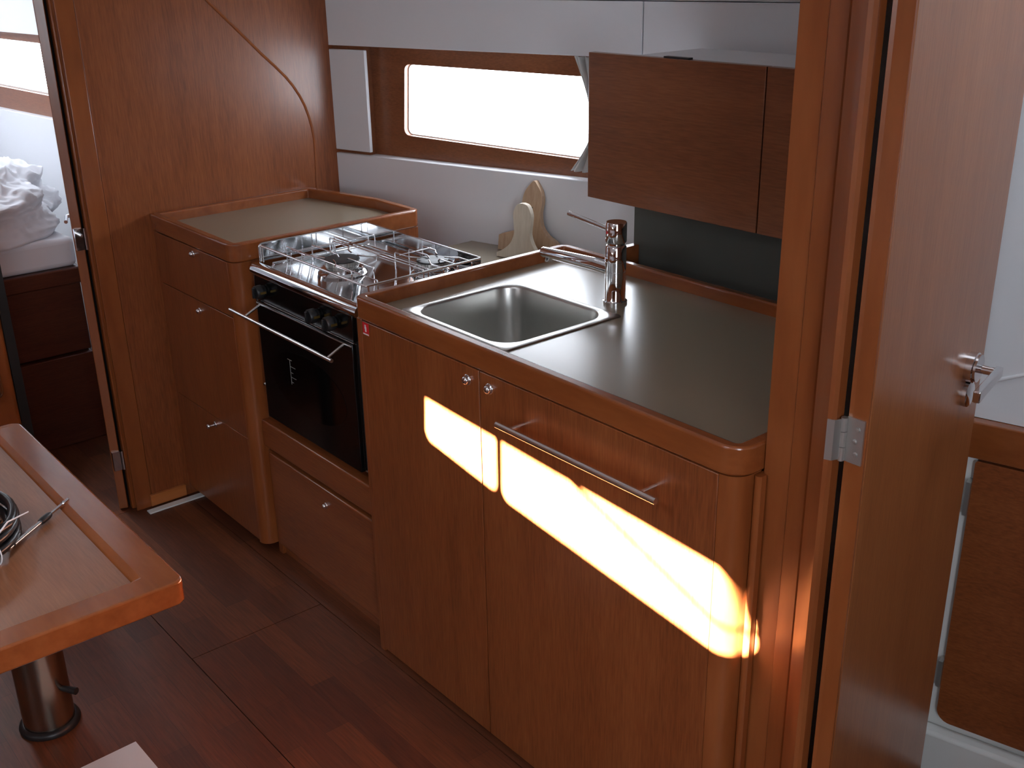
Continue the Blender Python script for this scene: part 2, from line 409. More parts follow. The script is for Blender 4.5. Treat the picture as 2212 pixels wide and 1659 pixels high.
tag(obj('floor_strip', bx(XB + .022, XB + .050, 1.062, 1.30, FZ, FZ + .005), gelcoat, org=(XB + .03, 1.18, FZ), bevel=.0015), 'white strip on the floor below the orange plinth board', 'strip')

# forward cabin
def FW(u, z, d): return (u, 1.40 + .10 * (u + 4.4) + d, z)
w2 = rpoly([(-5.6, 1.13), (-4.15, 1.115), (-4.15, 1.316), (-5.6, 1.326)], .02)
bm = B(); holed(bm, [(-6.2, 1.03), (XB - .023, 1.03), (XB - .023, 1.36), (-6.2, 1.36)], [w2], .03, .05, FW)
wc = struct('wall_cabin', bm, upper_wood)
for z0, z1 in ((-.1, 1.036), (1.352, CEIL)):
    bm = B(); wbox(bm, FW, -6.2, XB - .023, z0, z1, 0, .05); obj('white_lining', bm, white, wc, bevel=.002)
bm = B(); holed(bm, offset(w2, -.004), [offset(w2, .006)], .05, .06, FW)
wf2 = struct('window_2', bm, gelcoat)
bm = B(); holed(bm, offset(w2, -.003), [], .061, .065, FW); obj('pane', bm, glassm, wf2)
p_ = FW(-4.875, 1.235, .1); portal(p_, (-PI / 2, 0, math.atan(.1)), 1.5, .26)
struct('wall_bow', bx(-6.22, -6.2, -1.3, 1.27, -.1, CEIL), white)
bm = B(); wbox(bm, lambda u, z, d: (u, -FW(u, z, d)[1], z), -6.2, XB - .023, -.1, CEIL, 0, .05); struct('wall_berth', bm, white)
# aft wall with the companionway
X, cy, cw, z0, z1 = COMP
bm = B(); holed(bm, [(-3.1, FZ), (3.1, FZ), (3.1, CEIL), (-3.1, CEIL)], [[(cy - cw / 2, z0), (cy + cw / 2, z0), (cy + cw / 2, z1 - .01), (cy - cw / 2, z1 - .01)]], X, X + .03, lambda u, v, d: (d, u, v))
struct('wall_aft', bm, wood_z)
# hatch frames, with unseen tall coamings added to block the low sun
for i, (cx, cy_, sx_, sy_) in enumerate(HATCHES):
    o_, i_ = rrect(cx - sx_ / 2 - .02, cx + sx_ / 2 + .02, cy_ - sy_ / 2 - .02, cy_ + sy_ / 2 + .02, .06), rrect(cx - sx_ / 2, cx + sx_ / 2, cy_ - sy_ / 2, cy_ + sy_ / 2, .05)
    struct('trim_%d' % (i + 2), ring(ring(B(), o_, i_, CEIL - .012, CEIL - .001), offset(o_, .012), i_, CEIL + .041, CEIL + .17), gelcoat)

# transverse bulkhead between galley and heads, and its post
XP = -.935
bm = prism(B(), [(XP + .0, 1.36), (XP + .022, 1.36), (XP + .022, 2.46), (XP + .0, 2.46)], FZ, CEIL)
struct('wall_galley_end', bm, wood_z)
post = [(XP, 1.359), (XP, 1.284), (XP + .004, 1.277), (-.893, 1.2735), (-.881, 1.2725), (-.877, 1.2685), (-.8415, 1.2585), (-.838, 1.262), (-.8335, 1.2535), (-.829, 1.2445)] \
    + [(-.810, 1.2325), (-.798, 1.2240), (-.790, 1.2195), (-.783, 1.2205), (-.7795, 1.226), (-.7815, 1.246), (-.80, 1.252), (-.86, 1.30), (-.90, 1.359)]
bm = prism(B(), post, FZ, CEIL)
struct('trim_5', bm, post_wood, smooth=25)

# ------------------------------------------------------------------ galley units
YF = 1.22
def knob(name, x, y, z, par, ax=(0, -1, 0), s=1.0, out=0):
    bm = lathe(B(), [(0, 0), (.0100 * s, 0), (.0102 * s, .0018), (.0088 * s, .0032), (.0078 * s, .0034)] + ([(.0042 * s, .004), (.0042 * s, .018)] if out else []) + [(.0074 * s, .0036 + out), (.0080 * s, .0060 + out), (.0068 * s, .0095 + out), (.0040 * s, .0118 + out), (0, .0125 + out)], (x, y, z), ax, 24)
    return obj(name, bm, chrome, par, smooth=60)
# left cabinet with three fronts
t = thing('drawer_cabinet', 'dark red wooden cabinet of three stacked fronts against the bulkhead, left of the oven', 'cabinet', (-2.9, 1.5, FZ))
bm = B()
foot = rpoly([(-3.169, YF + .018), (-2.662, YF + .018), (-2.662, YF + .022), (-2.642, YF + .022), (-2.642, 1.828), (-2.857, 1.828), (-3.169, 1.755)], 0)
box(bm, -3.169, -3.150, YF + .003, 1.75, .001, .859)
box(bm, -2.660, -2.642, YF + .03, 1.825, .0, .859)
box(bm, -3.149, -2.661, YF + .023, 1.74, .002, .858)
box(bm, -3.15, -2.67, 1.29, 1.74, FZ + .001, .0015)
obj('carcass', bm, wood_z, t, bevel=.001)
st = [(-2.676, YF + .022), (-2.676, YF)] + arcpts(-2.672, YF + .032, .032, -90, 0, 8)[0:] + [(-2.640, YF + .050), (-2.6595, YF + .050), (-2.6595, YF + .022)]
obj('corner_post', prism(B(), st, -.002, .8585), solid_z, t, smooth=30)
for z0, z1, kz, kx in ((.701, .857, .841, -2.890), (.338, .698, .671, -2.893), (.004, .335, .312, -2.890)):
    d = obj('drawer', bx(-3.149, -2.6775, YF, YF + .019, z0, z1), wood_z, t, bevel=.0012)
    knob('knob', kx, YF - .0003, kz - .002, d, out=.016 if kz < .4 else 0)
# its worktop
t = thing('worktop', 'taupe worktop with a raised wooden rim on the cabinet beside the bulkhead', 'worktop', (-2.9, 1.5, .86))
out1 = rpoly([(XB + .001, YF - .002), (-2.638, YF - .002), (-2.638, 1.836), (-2.857, 1.836), (XB + .001, 1.768)], [.006, .034, .028, .04, .028], 6)
in1 = rpoly([(XB + .026, YF + .022), (-2.662, YF + .022), (-2.662, 1.812), (-2.852, 1.812), (XB + .026, 1.744)], [.002, .004, .004, .004, .004], 6)
obj('rim', ring(B(), out1, in1, .8595, .910), solid_x, t, bevel=.0045, seg=3)
obj('surface', prism(B(), offset(in1, .0004), .8625, .8805), laminate, t)

# sink cabinet
t = thing('sink_cabinet', 'wooden cabinet under the sink with two doors and a long steel rail', 'cabinet', (-1.5, 1.5, FZ))
bm = B()
box(bm, -2.030, -2.012, YF + .001, 1.87, FZ + .001, .859)
box(bm, -2.0115, -.96, YF + .021, YF + .030, FZ + .001, .70)
box(bm, -2.0115, -.97, YF + .021, YF + .030, .70, .858)
box(bm, -2.0115, -.945, 1.855, 1.87, FZ + .002, .858)
obj('carcass', bm, wood_z, t, bevel=.001)
st = [(-.974, YF + .0205), (-.974, YF)] + arcpts(-.972, YF + .034, .034, -90, 0, 8) + [(-.938, YF + .060), (-.955, YF + .060), (-.955, YF + .0205)]
obj('corner_post', prism(B(), st, FZ + .001, .8585), solid_z, t, smooth=30)
d = obj('door', bx(-2.0105, -1.5835, YF, YF + .019, FZ + .012, .857), wood_z, t, bevel=.0012)
knob('knob', -1.619, YF - .0003, .828, d, s=1.15)
d = obj('door', bx(-1.5805, -.9755, YF, YF + .019, FZ + .012, .857), wood_z, t, bevel=.0012)
knob('knob', -1.549, YF - .0003, .829, d, s=1.15)
bm = B(); yb = YF - .042
tube(bm, [(-1.478, yb, .7885), (-1.066, yb, .7875)], .0063, 16)
for x in (-1.445, -1.105): tube(bm, [(x, yb + .004, .788), (x, YF - .0002, .788)], .0038, 12)
obj('handle', bm, steel, d, smooth=50)
obj('filler_strip', prism(B(), [(-.9365, 1.283)] + arcpts(-.930, 1.266, .008, 180, 330, 6) + [(-.9230, 1.2735), (-.9285, 1.274)], FZ + .001, .857), solid_z, t, smooth=40)
# extinguisher sticker
t = thing('sticker', 'small red sticker with a white extinguisher sign at the sink cabinet corner', 'sticker', (-1.994, YF, .84))
x0, x1, z0, z1 = -2.005, -1.981, .827, .857 
x0, x1, z0, z1 = -2.0035, -1.9795, .8265, .8555
obj('label', bx(x0, x1, YF - .0006, YF - .0001, z0, z1), red, t)
bm = B(); cx = (x0 + x1) / 2; yy0, yy1 = YF - .0009, YF - .00065
prism(bm, rrect(cx - .003, cx + .003, z0 + .0075, z0 + .020, .0015, 3), yy0, yy1, 'y')
box(bm, cx - .0012, cx + .0012, yy0, yy1, z0 + .0202, z0 + .0225)
box(bm, cx - .0045, cx + .002, yy0, yy1, z0 + .0226, z0 + .024)
prism(bm, [(cx - .0047, z0 + .0145), (cx - .0038, z0 + .0145), (cx - .0038, z0 + .0222), (cx - .0047, z0 + .0222)], yy0, yy1, 'y')
box(bm, x0 + .0006, x1 - .0006, yy0, yy1, z0 + .0006, z0 + .0035)
obj('symbol', bm, paperw, t, None)

# sink worktop
t = thing('worktop', 'taupe worktop with a raised wooden rim holding the sink', 'worktop', (-1.5, 1.5, .86))
out2 = rpoly([(-2.036, YF - .002), (-.934, YF - .002), (-.934, 1.874), (-2.050, 1.874)], [.024, .042, .01, .03], 8)
in2 = rpoly([(-2.013, YF + .022), (-.958, YF + .022), (-.958, 1.852), (-2.026, 1.852)], [.004, .006, .004, .006], 8)
obj('rim', ring(B(), out2, in2, .8595, .910), solid_x, t, bevel=.0048, seg=3)
SX0, SX1, SY0, SY1 = -1.948, -1.580, 1.286, 1.616
ZS = .8805
bm = holed(B(), offset(in2, .0004), [rrect(SX0 + .008, SX1 - .008, SY0 + .008, SY1 - .008, .05)], .8625, ZS, lambda u, v, d: (u, v, d))
obj('surface', bm, laminate, t)

# sink
t = thing('sink', 'square stainless steel sink with rounded corners set into the worktop', 'sink', ((SX0 + SX1) / 2, (SY0 + SY1) / 2, ZS))
def loop(x0, x1, y0, y1, r, z): return [Vector((p[0], p[1], z)) for p in rrect(x0, x1, y0, y1, r, 8)]
def loft(bm, loops, close_last=True):
    rs = [[bm.verts.new(p) for p in L] for L in loops]
    for a, c in zip(rs, rs[1:]):
        n = len(a)
        for i in range(n): bm.faces.new((a[i], a[(i + 1) % n], c[(i + 1) % n], c[i]))
    if close_last: bm.faces.new(rs[-1])
    return bm
bm = B()
loft(bm, [loop(SX0 - .001, SX1 + .001, SY0 - .001, SY1 + .001, .010, ZS + .0001), loop(SX0, SX1, SY0, SY1, .010, ZS + .0022), loop(SX0 + .0015, SX1 - .0015, SY0 + .0015, SY1 - .0015, .010, ZS + .0030),
          loop(SX0 + .016, SX1 - .020, SY0 + .014, SY1 - .016, .058, ZS + .0030), loop(SX0 + .0175, SX1 - .0215, SY0 + .0155, SY1 - .0175, .057, ZS + .0018), loop(SX0 + .019, SX1 - .023, SY0 + .017, SY1 - .019, .056, ZS - .003),
          loop(SX0 + .022, SX1 - .026, SY0 + .020, SY1 - .022, .054, ZS - .06), loop(SX0 + .028, SX1 - .032, SY0 + .026, SY1 - .028, .052, ZS - .145),
          loop(SX0 + .032, SX1 - .036, SY0 + .030, SY1 - .032, .050, ZS - .160), loop(SX0 + .045, SX1 - .049, SY0 + .043, SY1 - .045, .045, ZS - .172), loop(SX0 + .13, SX1 - .14, SY0 + .12, SY1 - .12, .03, ZS - .176)])
o = obj('basin', bm, basin, t, smooth=50)
cx, cy = (SX0 + SX1) / 2, (SY0 + SY1) / 2
bm = lathe(B(), [(.040, .0), (.040, .003), (.034, .004), (.030, .001), (.012, -.001), (0, -.001)], (cx, cy, ZS - .1755), n=32); obj('drain', bm, chrome, t, smooth=40)

# mixer tap
fx, fy = -1.662, 1.676
t = thing('mixer_tap', 'chrome single lever mixer tap swung out over the sink worktop', 'tap', (fx, fy, ZS))
obj('body', lathe(B(), [(0, 0), (.0275, 0), (.0275, .006), (.0245, .007), (.0235, .009), (.0235, .0740), (.0230, .0745), (.0230, .0750), (.0235, .0755), (.0235, .0960), (.0230, .0965), (.0235, .0970), (.0235, .1300), (.0205, .1345), (.0195, .1350), (.0195, .1385), (0, .1385)], (fx, fy, ZS + .0002), n=40), chrome, t, smooth=35)
h = obj('lever_head', lathe(B(), [(0, .1388), (.0195, .1388), (.0225, .1405), (.0236, .1430), (.0236, .1835), (.0222, .1860), (0, .1866)], (fx, fy, ZS), n=40), chrome, t, smooth=35)
obj('lever', tube(B(), [(fx - .018, fy, ZS + .164), (fx - .146, fy - .008, ZS + .182)], .0054, 16), chrome, h, smooth=50)
obj('temperature_mark', lathe(B(), [(0, 0), (.0035, 0), (.0035, .0006), (0, .0006)], (fx - .006, fy - .0226, ZS + .164), (-.25, -1, 0), 12), red, h)
zsp = ZS + .0750
spr = B(); tube(spr, [(fx - .010, fy, zsp), (fx - .060, fy, zsp + .0015), (fx - .236, fy - .004, zsp - .002), (fx - .239, fy - .004, zsp - .002)], [.0160, .0155, .0130, .0118], 28)
s_ = obj('spout', spr, chrome, t, smooth=45)
obj('aerator', lathe(B(), [(0, -.0005), (.0085, 0), (.0095, .002), (.0095, .010), (.0080, .0105), (0, .012)], (fx - .222, fy - .0035, zsp - .0225), n=24), chrome, s_, smooth=45)

# ledge and locker behind
bm = prism(B(), [(-2.641, 1.63), (-2.033, 1.63), (-2.052, 1.876), (-.96, 1.876), (-.96, 1.9445), (-1.867, 1.9445), (-1.867, 2.235), (-2.641, 2.025), (-2.641, 1.84)], .762, .780)
sh = struct('trim_6', bm, laminate, bevel=.001)
t = tag(obj('back_panel', bx(-1.866, -.938, 1.945, 1.962, .7805, 1.20), darklam, org=(-1.4, 1.95, .78)), 'dark grey panel behind the worktop under the wall lockers', 'panel')
tag(obj('divider_rail', bx(-1.868, -1.846, 1.8745, 1.9445, .7802, .932), solid_x, org=(-1.857, 1.91, .78), bevel=.002), 'short dark wooden rail joining the worktop rim to the grey back panel', 'rail')

# wall lockers
UY = 1.80
t = thing('wall_locker', 'wooden wall locker with plain horizontal grained doors above the worktop', 'locker', (-1.4, 1.95, 1.07))
bm = B(); box(bm, -1.882, -.937, UY + .0205, 2.19, 1.085, 1.386)
obj('carcass', bm, white, t)
for x0, x1 in ((-1.884, -1.3795), (-1.3765, -.937)):
    obj('door', bx(x0, x1, UY, UY + .02, 1.069, 1.4035), upper_wood, t, bevel=.0012)
obj('catch', bx(-1.655, -1.585, UY + .003, UY + .017, 1.4037, 1.4075), blackm, t)

# ------------------------------------------------------------------ gimballed gas stove
GX0, GX1, GYF, GYB = -2.600, -2.082, 1.280, 1.622
ZD, ZG = .864, .912
t = thing('gas_stove', 'stainless steel gas stove with black glass oven door between the two cabinets', 'stove', (-2.34, 1.45, .42))
bm = B(); box(bm, GX0 + .012, GX1 - .012, 1.262, GYB - .005, .425, ZD - .012)
obj('body', bm, steel, t, bevel=.003)
YO = 1.250
# hob deck: a shallow polished tray with a rolled front edge
bm = B()
pr = [(1.249, .838), (1.247, .846), (1.249, .854), (1.255, .862), (1.262, .8655), (1.272, .8655), (1.280, .8615), (1.600, .8600), (1.622, .8640), (1.622, .852), (1.262, .852), (1.262, .838)]
prism(bm, pr, GX0, GX1, 'x')
# recessed channel ridges along both ends
for x in (GX0 + .035, GX1 - .035): tube(bm, [(x, 1.30, .8615), (x, 1.60, .8605)], .004, 8)
tube(bm, [(GX0 + .04, 1.585, .8605), (GX1 - .04, 1.585, .8605)], .005, 8)
obj('hob_deck', bm, mirror, t, smooth=50)
# splash plates left and back
bm = B()
pts = [(GYF, ZD), (GYB, ZD), (GYB, ZG)] + [(GYF + .012, ZG)] + arcpts(GYF + .012, ZG - .012, .012, 90, 180, 5)[1:]
prism(bm, pts, GX0 - .0010, GX0 + .0006, 'x')
tube(bm, [(GX0, y, z) for y, z in ([(GYF, ZD)] + [(GYF, ZG - .012)] + arcpts(GYF + .012, ZG - .012, .012, 180, 90, 5) + [(GYB, ZG)])], .0019, 8)
obj('side_plate', bm, mirror, t, smooth=50)
bm = B()
prism(bm, [(GX0, ZD), (GX1, ZD), (GX1, ZG - .006), (GX1 - .006, ZG), (GX0, ZG)], GYB - .0006, GYB + .0010, 'y')
tube(bm, [(GX0, GYB, ZD), (GX0, GYB, ZG)], .0019, 8); tube(bm, [(GX0, GYB, ZG), (GX1, GYB, ZG)], .0019, 8)
obj('back_plate', bm, mirror, t, smooth=50)
bm = B()
tube(bm, bend([(GX0 + .004, GYF + .003, ZG - .005), (GX1 - .01, GYF + .003, ZG - .005), (GX1, GYF + .003, ZG - .005), (GX1, GYB, ZG - .002)], .012), .0030, 10)
for x in (GX0 + .004, GX0 + .015): tube(bm, [(x, GYF + .003, ZG - .008), (x, GYF + .003, ZD)], .0015, 8)
tube(bm, [(GX1, GYF + .01, ZG - .006), (GX1, GYF + .01, ZD)], .0026, 8)
obj('guard_rail', bm, steel, t, smooth=50)
# burners
def burner(x, y, s):
    b_ = obj('burner', lathe(B(), [(0, .0), (.060 * s, 0), (.061 * s, .003), (.055 * s, .009), (.049 * s, .011), (.049 * s, .0125), (.053 * s, .0145), (.053 * s, .0175), (.044 * s, .0205), (.0405 * s, .021), (.0405 * s, .022), (0, .022)], (x, y, .8606), n=48), mirror, t, smooth=50)
    bm = B(); N = 44; z = .8826
    lathe(bm, [(0, 0), (.0385 * s, 0), (.040 * s, .011), (0, .011)], (x, y, z), n=44)
    for k in range(N):
        a = 2 * PI * k / N; ca, sa = math.cos(a), math.sin(a)
        q = [(x + ca * r_ - sa * w_, y + sa * r_ + ca * w_) for r_, w_ in ((.037 * s, -.0013), (.0425 * s, -.0013), (.0425 * s, .0013), (.037 * s, .0013))]
        prism(bm, q, z, z + .0112)
    obj('flame_ring', bm, alu, b_)
    obj('cap', lathe(B(), [(0, 0), (.0420 * s, 0), (.0440 * s, .0015), (.0430 * s, .004), (.028 * s, .0055), (.012 * s, .0045), (0, .0045)], (x, y, z + .0114), n=40), castiron, b_, smooth=50)
BX1, BY1, BX2, BY2 = -2.365, 1.392, -2.195, 1.556
burner(BX1, BY1, 1.05)
burner(BX2, BY2, .95)
# wire pan rests
def pan_rest(x, y, half, d):
    bm = B(); zt = ZG - .008; zb = .8625; r = .0020
    for sy in (-d, 0, d):
        tube(bm, bend([(x - half, y + sy, zb), (x - half, y + sy, zt), (x - half * .45, y + sy, zt), (x - half * .28, y + sy * .72, zt - .001), (x - .016, y + sy * .6, zt - .001)] if sy else
                      [(x - half, y, zb), (x - half, y, zt), (x - .022, y, zt), (x - .014, y, zt - .008)], .005), r, 8)
        tube(bm, bend([(x + half, y + sy, zb), (x + half, y + sy, zt), (x + half * .5, y + sy, zt), (x + half * .30, y + sy * .70, zt - .001), (x + .018, y + sy * .55, zt - .001)] if sy else
                      [(x + half, y, zb), (x + half, y, zt), (x + .030, y, zt), (x + .022, y, zt - .008)], .005), r, 8)
    tube(bm, bend([(x - half + .03, y - d - .006, zt), (x - half + .03, y + d + .006, zt)], .004), r * .8, 8)
    return bm
obj('pan_rest', pan_rest(BX1, BY1, .150, .064), chrome, t, smooth=60)
obj('pan_rest', pan_rest(BX2, BY2, .105, .044), chrome, t, smooth=60)
bm = B()
for y in (1.335, 1.468, 1.482):
    tube(bm, bend([(GX0 + .05, y, .862), (GX0 + .05, y, ZG - .008), (GX1 - .03, y, ZG - .008), (GX1 - .03, y, .862)], .006), .0019, 8)
for x in (GX0 + .085,):
    tube(bm, bend([(x, 1.59, .862), (x, 1.59, ZG - .014), (x, 1.36, ZG - .014), (x, 1.36, .862)], .006), .0017, 8)
obj('pan_rail', bm, chrome, t, smooth=60)
# front: control panel, door, handle
o = obj('control_panel', bx(-2.583, -2.100, YO, YO + .0118, .772, .8375), black, t, bevel=.001)
bm = B(); box(bm, -2.583, -2.100, YO - .0012, YO + .003, .8376, .8412); box(bm, -2.585, -2.5835, YO - .0005, YO + .004, .425, .8375); box(bm, -2.54, -2.100, YO - .001, YO + .002, .7690, .7712)
obj('trim_strips', bm, steel, t)
for kx in (-2.530, -2.258, -2.178):
    k_ = obj('knob', lathe(B(), [(0, 0), (.0135, .0), (.0150, .002), (.0150, .006), (.0178, .009), (.0185, .014), (.0178, .026), (.0160, .0285), (0, .029)], (kx, YO - .0002, .804), (0, -1, 0), 24), blackm, t, smooth=40)
    bm = B(); box(bm, kx - .0028, kx + .0028, YO - .036, YO - .0292, .790, .818); obj('grip', bm, blackm, k_, bevel=.001)
    obj('indicator', bx(kx + .0165, kx + .0195, YO - .022, YO - .006, .8015, .8075), brass, k_)
d = obj('oven_door', bx(-2.580, -2.104, YO - .003, YO + .0115, .430, .7665), black, t, bevel=.002)
bm = B(); box(bm, -2.5795, -2.1045, YO - .0045, YO + .001, .7595, .7625)
obj('door_strip', bm, steel, d)
bm = B()
yh = YO - .052
tube(bm, [(-2.642, yh, .7375), (-2.118, yh, .7345)], .0048, 14)
for x in (-2.562, -2.140): tube(bm, [(x, yh + .003, .7365), (x, YO - .0032, .7585)], .0036, 10)
obj('handle', bm, steel, d, smooth=50)
win = [(-2.47 + .13 * 1.0 + .19 * math.cos(a), .585 + .085 * math.sin(a)) for a in [2 * PI * k / 40 for k in range(40)]]
obj('oven_window', prism(B(), win, YO - .0036, YO - .0031, 'y'), plain('oven_glass', (.002, .002, .002, 1), .06), d)
bm = B()   # small pale shelf marks printed on the glass
box(bm, -2.4235, -2.4215, YO - .0042, YO - .0037, .572, .640)
box(bm, -2.434, -2.412, YO - .0042, YO - .0037, .640, .6415)
for z, l in ((.622, .026), (.605, .012), (.592, .026), (.578, .010)): box(bm, -2.4215, -2.4215 + l, YO - .0042, YO - .0037, z, z + .0012)
obj('shelf_marks', bm, plain('grey_print', (.30, .30, .28, 1), .5), d)
obj('hinge_stud', lathe(B(), [(0, 0), (.004, 0), (.004, .004), (0, .004)], (-2.590, YO + .001, .522), (0, -1, 0), 12), chrome, t)

# panels under the stove
t = thing('drawer_unit', 'low wooden unit with a plain drawer front and a ledge under the oven', 'drawer', (-2.33, 1.4, FZ))
bm = B(); box(bm, -2.6395, -2.0325, 1.250, 1.60, .318, .400); obj('ledge_board', bm, wood_x, t, bevel=.005, seg=3)
bm = B(); box(bm, -2.6395, -2.0325, 1.290, 1.60, FZ + .001, .3175); obj('carcass', bm, gap_black, t)  # carcass coloured black to paint shade into the gap above the drawer
d = obj('drawer', bx(-2.6150, -2.0330, 1.250, 1.285, .010, .304), wood_x, t, bevel=.005, seg=3)
knob('knob', -2.304, 1.2498, .258, d, s=.85)
obj('plinth', bx(-2.6150, -2.0330, 1.272, 1.2895, FZ + .0005, .008), wood_x, t)
obj('side_strip', bx(-2.6390, -2.6160, 1.262, 1.285, FZ + .001, .302), solid_z, t, bevel=.001)

# ------------------------------------------------------------------ wooden boards on the ledge
def wall_pt(s, z, d=0): return Vector(PW(s, z, d))
def plank(name, prof, s0, z0, d0, tilt, th, mat, label, cat, hole=None, yaw=0.0):
    """prof: half outline (offset, height) list left and right -> outline; leans on the wall"""
    ct, st_ = math.cos(yaw), math.sin(yaw)
    def fn(u, v, d):
        off = d + v * math.sin(tilt); uu = u * ct - off * st_; dd = u * st_ + off * ct
        return PW(s0 + uu, z0 + v * math.cos(tilt) - d * math.sin(tilt) * 0, d0 + dd)
    bm = B(); holed(bm, prof, [hole] if hole else [], 0, th, fn)
    o = obj(name, bm, mat, org=PW(s0, z0, d0), bevel=.002, smooth=25)
    return tag(o, label, cat)
def smoothp(pts, n=6):
    out = []; m_ = len(pts)
    for i in range(m_ - 1):
        p0 = Vector(pts[max(i - 1, 0)]); p1 = Vector(pts[i]); p2 = Vector(pts[i + 1]); p3 = Vector(pts[min(i + 2, m_ - 1)])
        for k in range(n):
            u = k / n
            out.append(tuple(.5 * ((2 * p1) + (-p0 + p2) * u + (2 * p0 - 5 * p1 + 4 * p2 - p3) * u * u + (-p0 + 3 * p1 - 3 * p2 + p3) * u ** 3)))
    out.append(tuple(pts[-1])); return out
right = smoothp([(.112, .006), (.095, .040), (.060, .060), (.038, .085), (.030, .120), (.034, .155), (.026, .185), (.004, .214)])
left = smoothp([(-.004, .214), (-.026, .188), (-.036, .158), (-.033, .120), (-.034, .092), (-.055, .065), (-.090, .052), (-.112, .044)])
prof = [(-.112, 0), (.112, 0)] + right + left
hole = [(.000 + .0035 * math.cos(2 * PI * k / 10), .136 + .0035 * math.sin(2 * PI * k / 10)) for k in range(10)]
plank('wooden_board', prof, sx(-2.408) , .7815, -.050, .16, .018, pale, 'tall pale wooden board with a pointed top leaning on the white wall', 'board', hole)
right = smoothp([(.085, .004), (.062, .022), (.042, .045), (.029, .075), (.031, .110), (.030, .135), (.018, .158), (.0, .164)])
left = smoothp([(0, .164), (-.020, .158), (-.031, .134), (-.028, .100), (-.026, .075), (-.038, .045), (-.062, .024), (-.085, .012)])
prof = [(-.085, 0), (.085, 0)] + right + left[1:]
plank('wooden_board', prof, sx(-2.392), .7815, -.118, .10, .016, pale2, 'shorter bleached wooden board with a rounded top in front of the pointed one', 'board')

# ------------------------------------------------------------------ curtains
def curtain(name, fn, s0, zt, zb, wfun, label, folds=7, d0=-.012, amp=.010):
    bm = B(); NU, NV = 56, 26; grid = []
    for j in range(NV + 1):
        v = j / NV; z = zt + (zb - zt) * v; a, w_ = wfun(v); row = []
        for i in range(NU + 1):
            u = i / NU
            row.append(bm.verts.new(fn(s0 + a + w_ * (u - .5), z, d0 + amp * math.sin(u * folds * 2 * PI + .6 * math.sin(v * 3)) * (1 - .3 * math.sin(v * PI)))))
        grid.append(row)
    for j in range(NV):
        for i in range(NU): bm.faces.new((grid[j][i], grid[j][i + 1], grid[j + 1][i + 1], grid[j + 1][i]))
    o = obj(name, bm, curtain_m, org=fn(s0, zt, d0))
    for p in o.data.polygons: p.use_smooth = True
    md = o.modifiers.new('thick', 'SOLIDIFY'); md.thickness = .0012
    return tag(o, label, 'curtain')
curtain('curtain', PW, sx(-2.225) + .006, 1.345, 1.026, lambda v: (0, .050 + .120 * abs(v - .60) ** 1.4 / (.60 ** 1.4) * (1.0 if v < .60 else 2.1)), 'grey curtain gathered in the middle at the window beside the wall locker', d0=.026)
curtain('curtain', FW, -4.365, 1.345, 1.048, lambda v: (0, .075 + .05 * abs(v - .4)), 'grey curtain at the edge of the forward cabin window', d0=.012)

# ------------------------------------------------------------------ saloon table
TZ = .70
t = thing('saloon_table', 'mahogany saloon table with a raised edge on a thick metal column leg', 'table', (-2.2, .3, FZ))
TX0, TX1, TY0, TY1 = -2.325, -1.488, -.45, .545
o_ = rpoly([(TX0, TY0), (TX1, TY0), (TX1, TY1), (TX0, TY1)], [.02, .02, .018, .02], 6)
a_ = rpoly([(TX0 + .048, TY0 + .048), (TX1 - .048, TY0 + .048), (TX1 - .048, TY1 - .052), (TX0 + .010, TY1 - .052)], [.004] * 4, 6)
i_ = rpoly([(TX0 + .060, TY0 + .060), (TX1 - .058, TY0 + .060), (TX1 - .058, TY1 - .066), (TX0 + .022, TY1 - .066)], [.004] * 4, 6)
bm = B()
L = [[Vector((p[0], p[1], z)) for p in P_] for P_, z in ((i_, TZ - .036), (o_, TZ - .036), (o_, TZ + .006), (a_, TZ + .006), (i_, TZ - .0005), (i_, TZ - .036))]
rs = [[bm.verts.new(p) for p in q] for q in L[:-1]]
rs.append(rs[0])
for a, c in zip(rs, rs[1:]):
    n = len(a)
    for k in range(n): bm.faces.new((a[k], a[(k + 1) % n], c[(k + 1) % n], c[k]))
obj('raised_edge', bm, solid_x, t, bevel=.004, seg=3, smooth=20)
obj('tabletop', prism(B(), offset(i_, .0003), TZ - .035, TZ - .0005), table_wood, t)
lx, ly = -2.318, .475
lg = obj('leg', lathe(B(), [(0, FZ + .012), (.0565, FZ + .012), (.0565, TZ - .037), (0, TZ - .037)], (lx + .02, ly, 0), n=48), bronze, t, smooth=50)
obj('foot_ring', lathe(B(), [(.058, FZ + .0002), (.067, FZ + .0002), (.068, FZ + .006), (.065, FZ + .013), (.058, FZ + .016), (.057, FZ + .016), (.057, FZ + .0002)], (lx + .02, ly, 0), n=48), blackm, lg, smooth=50)
obj('clamp_lever', tube(B(), [(lx + .06, ly + .025, .075), (lx + .100, ly + .050, .075)], [.006, .0085], 12), blackm, lg, smooth=50)

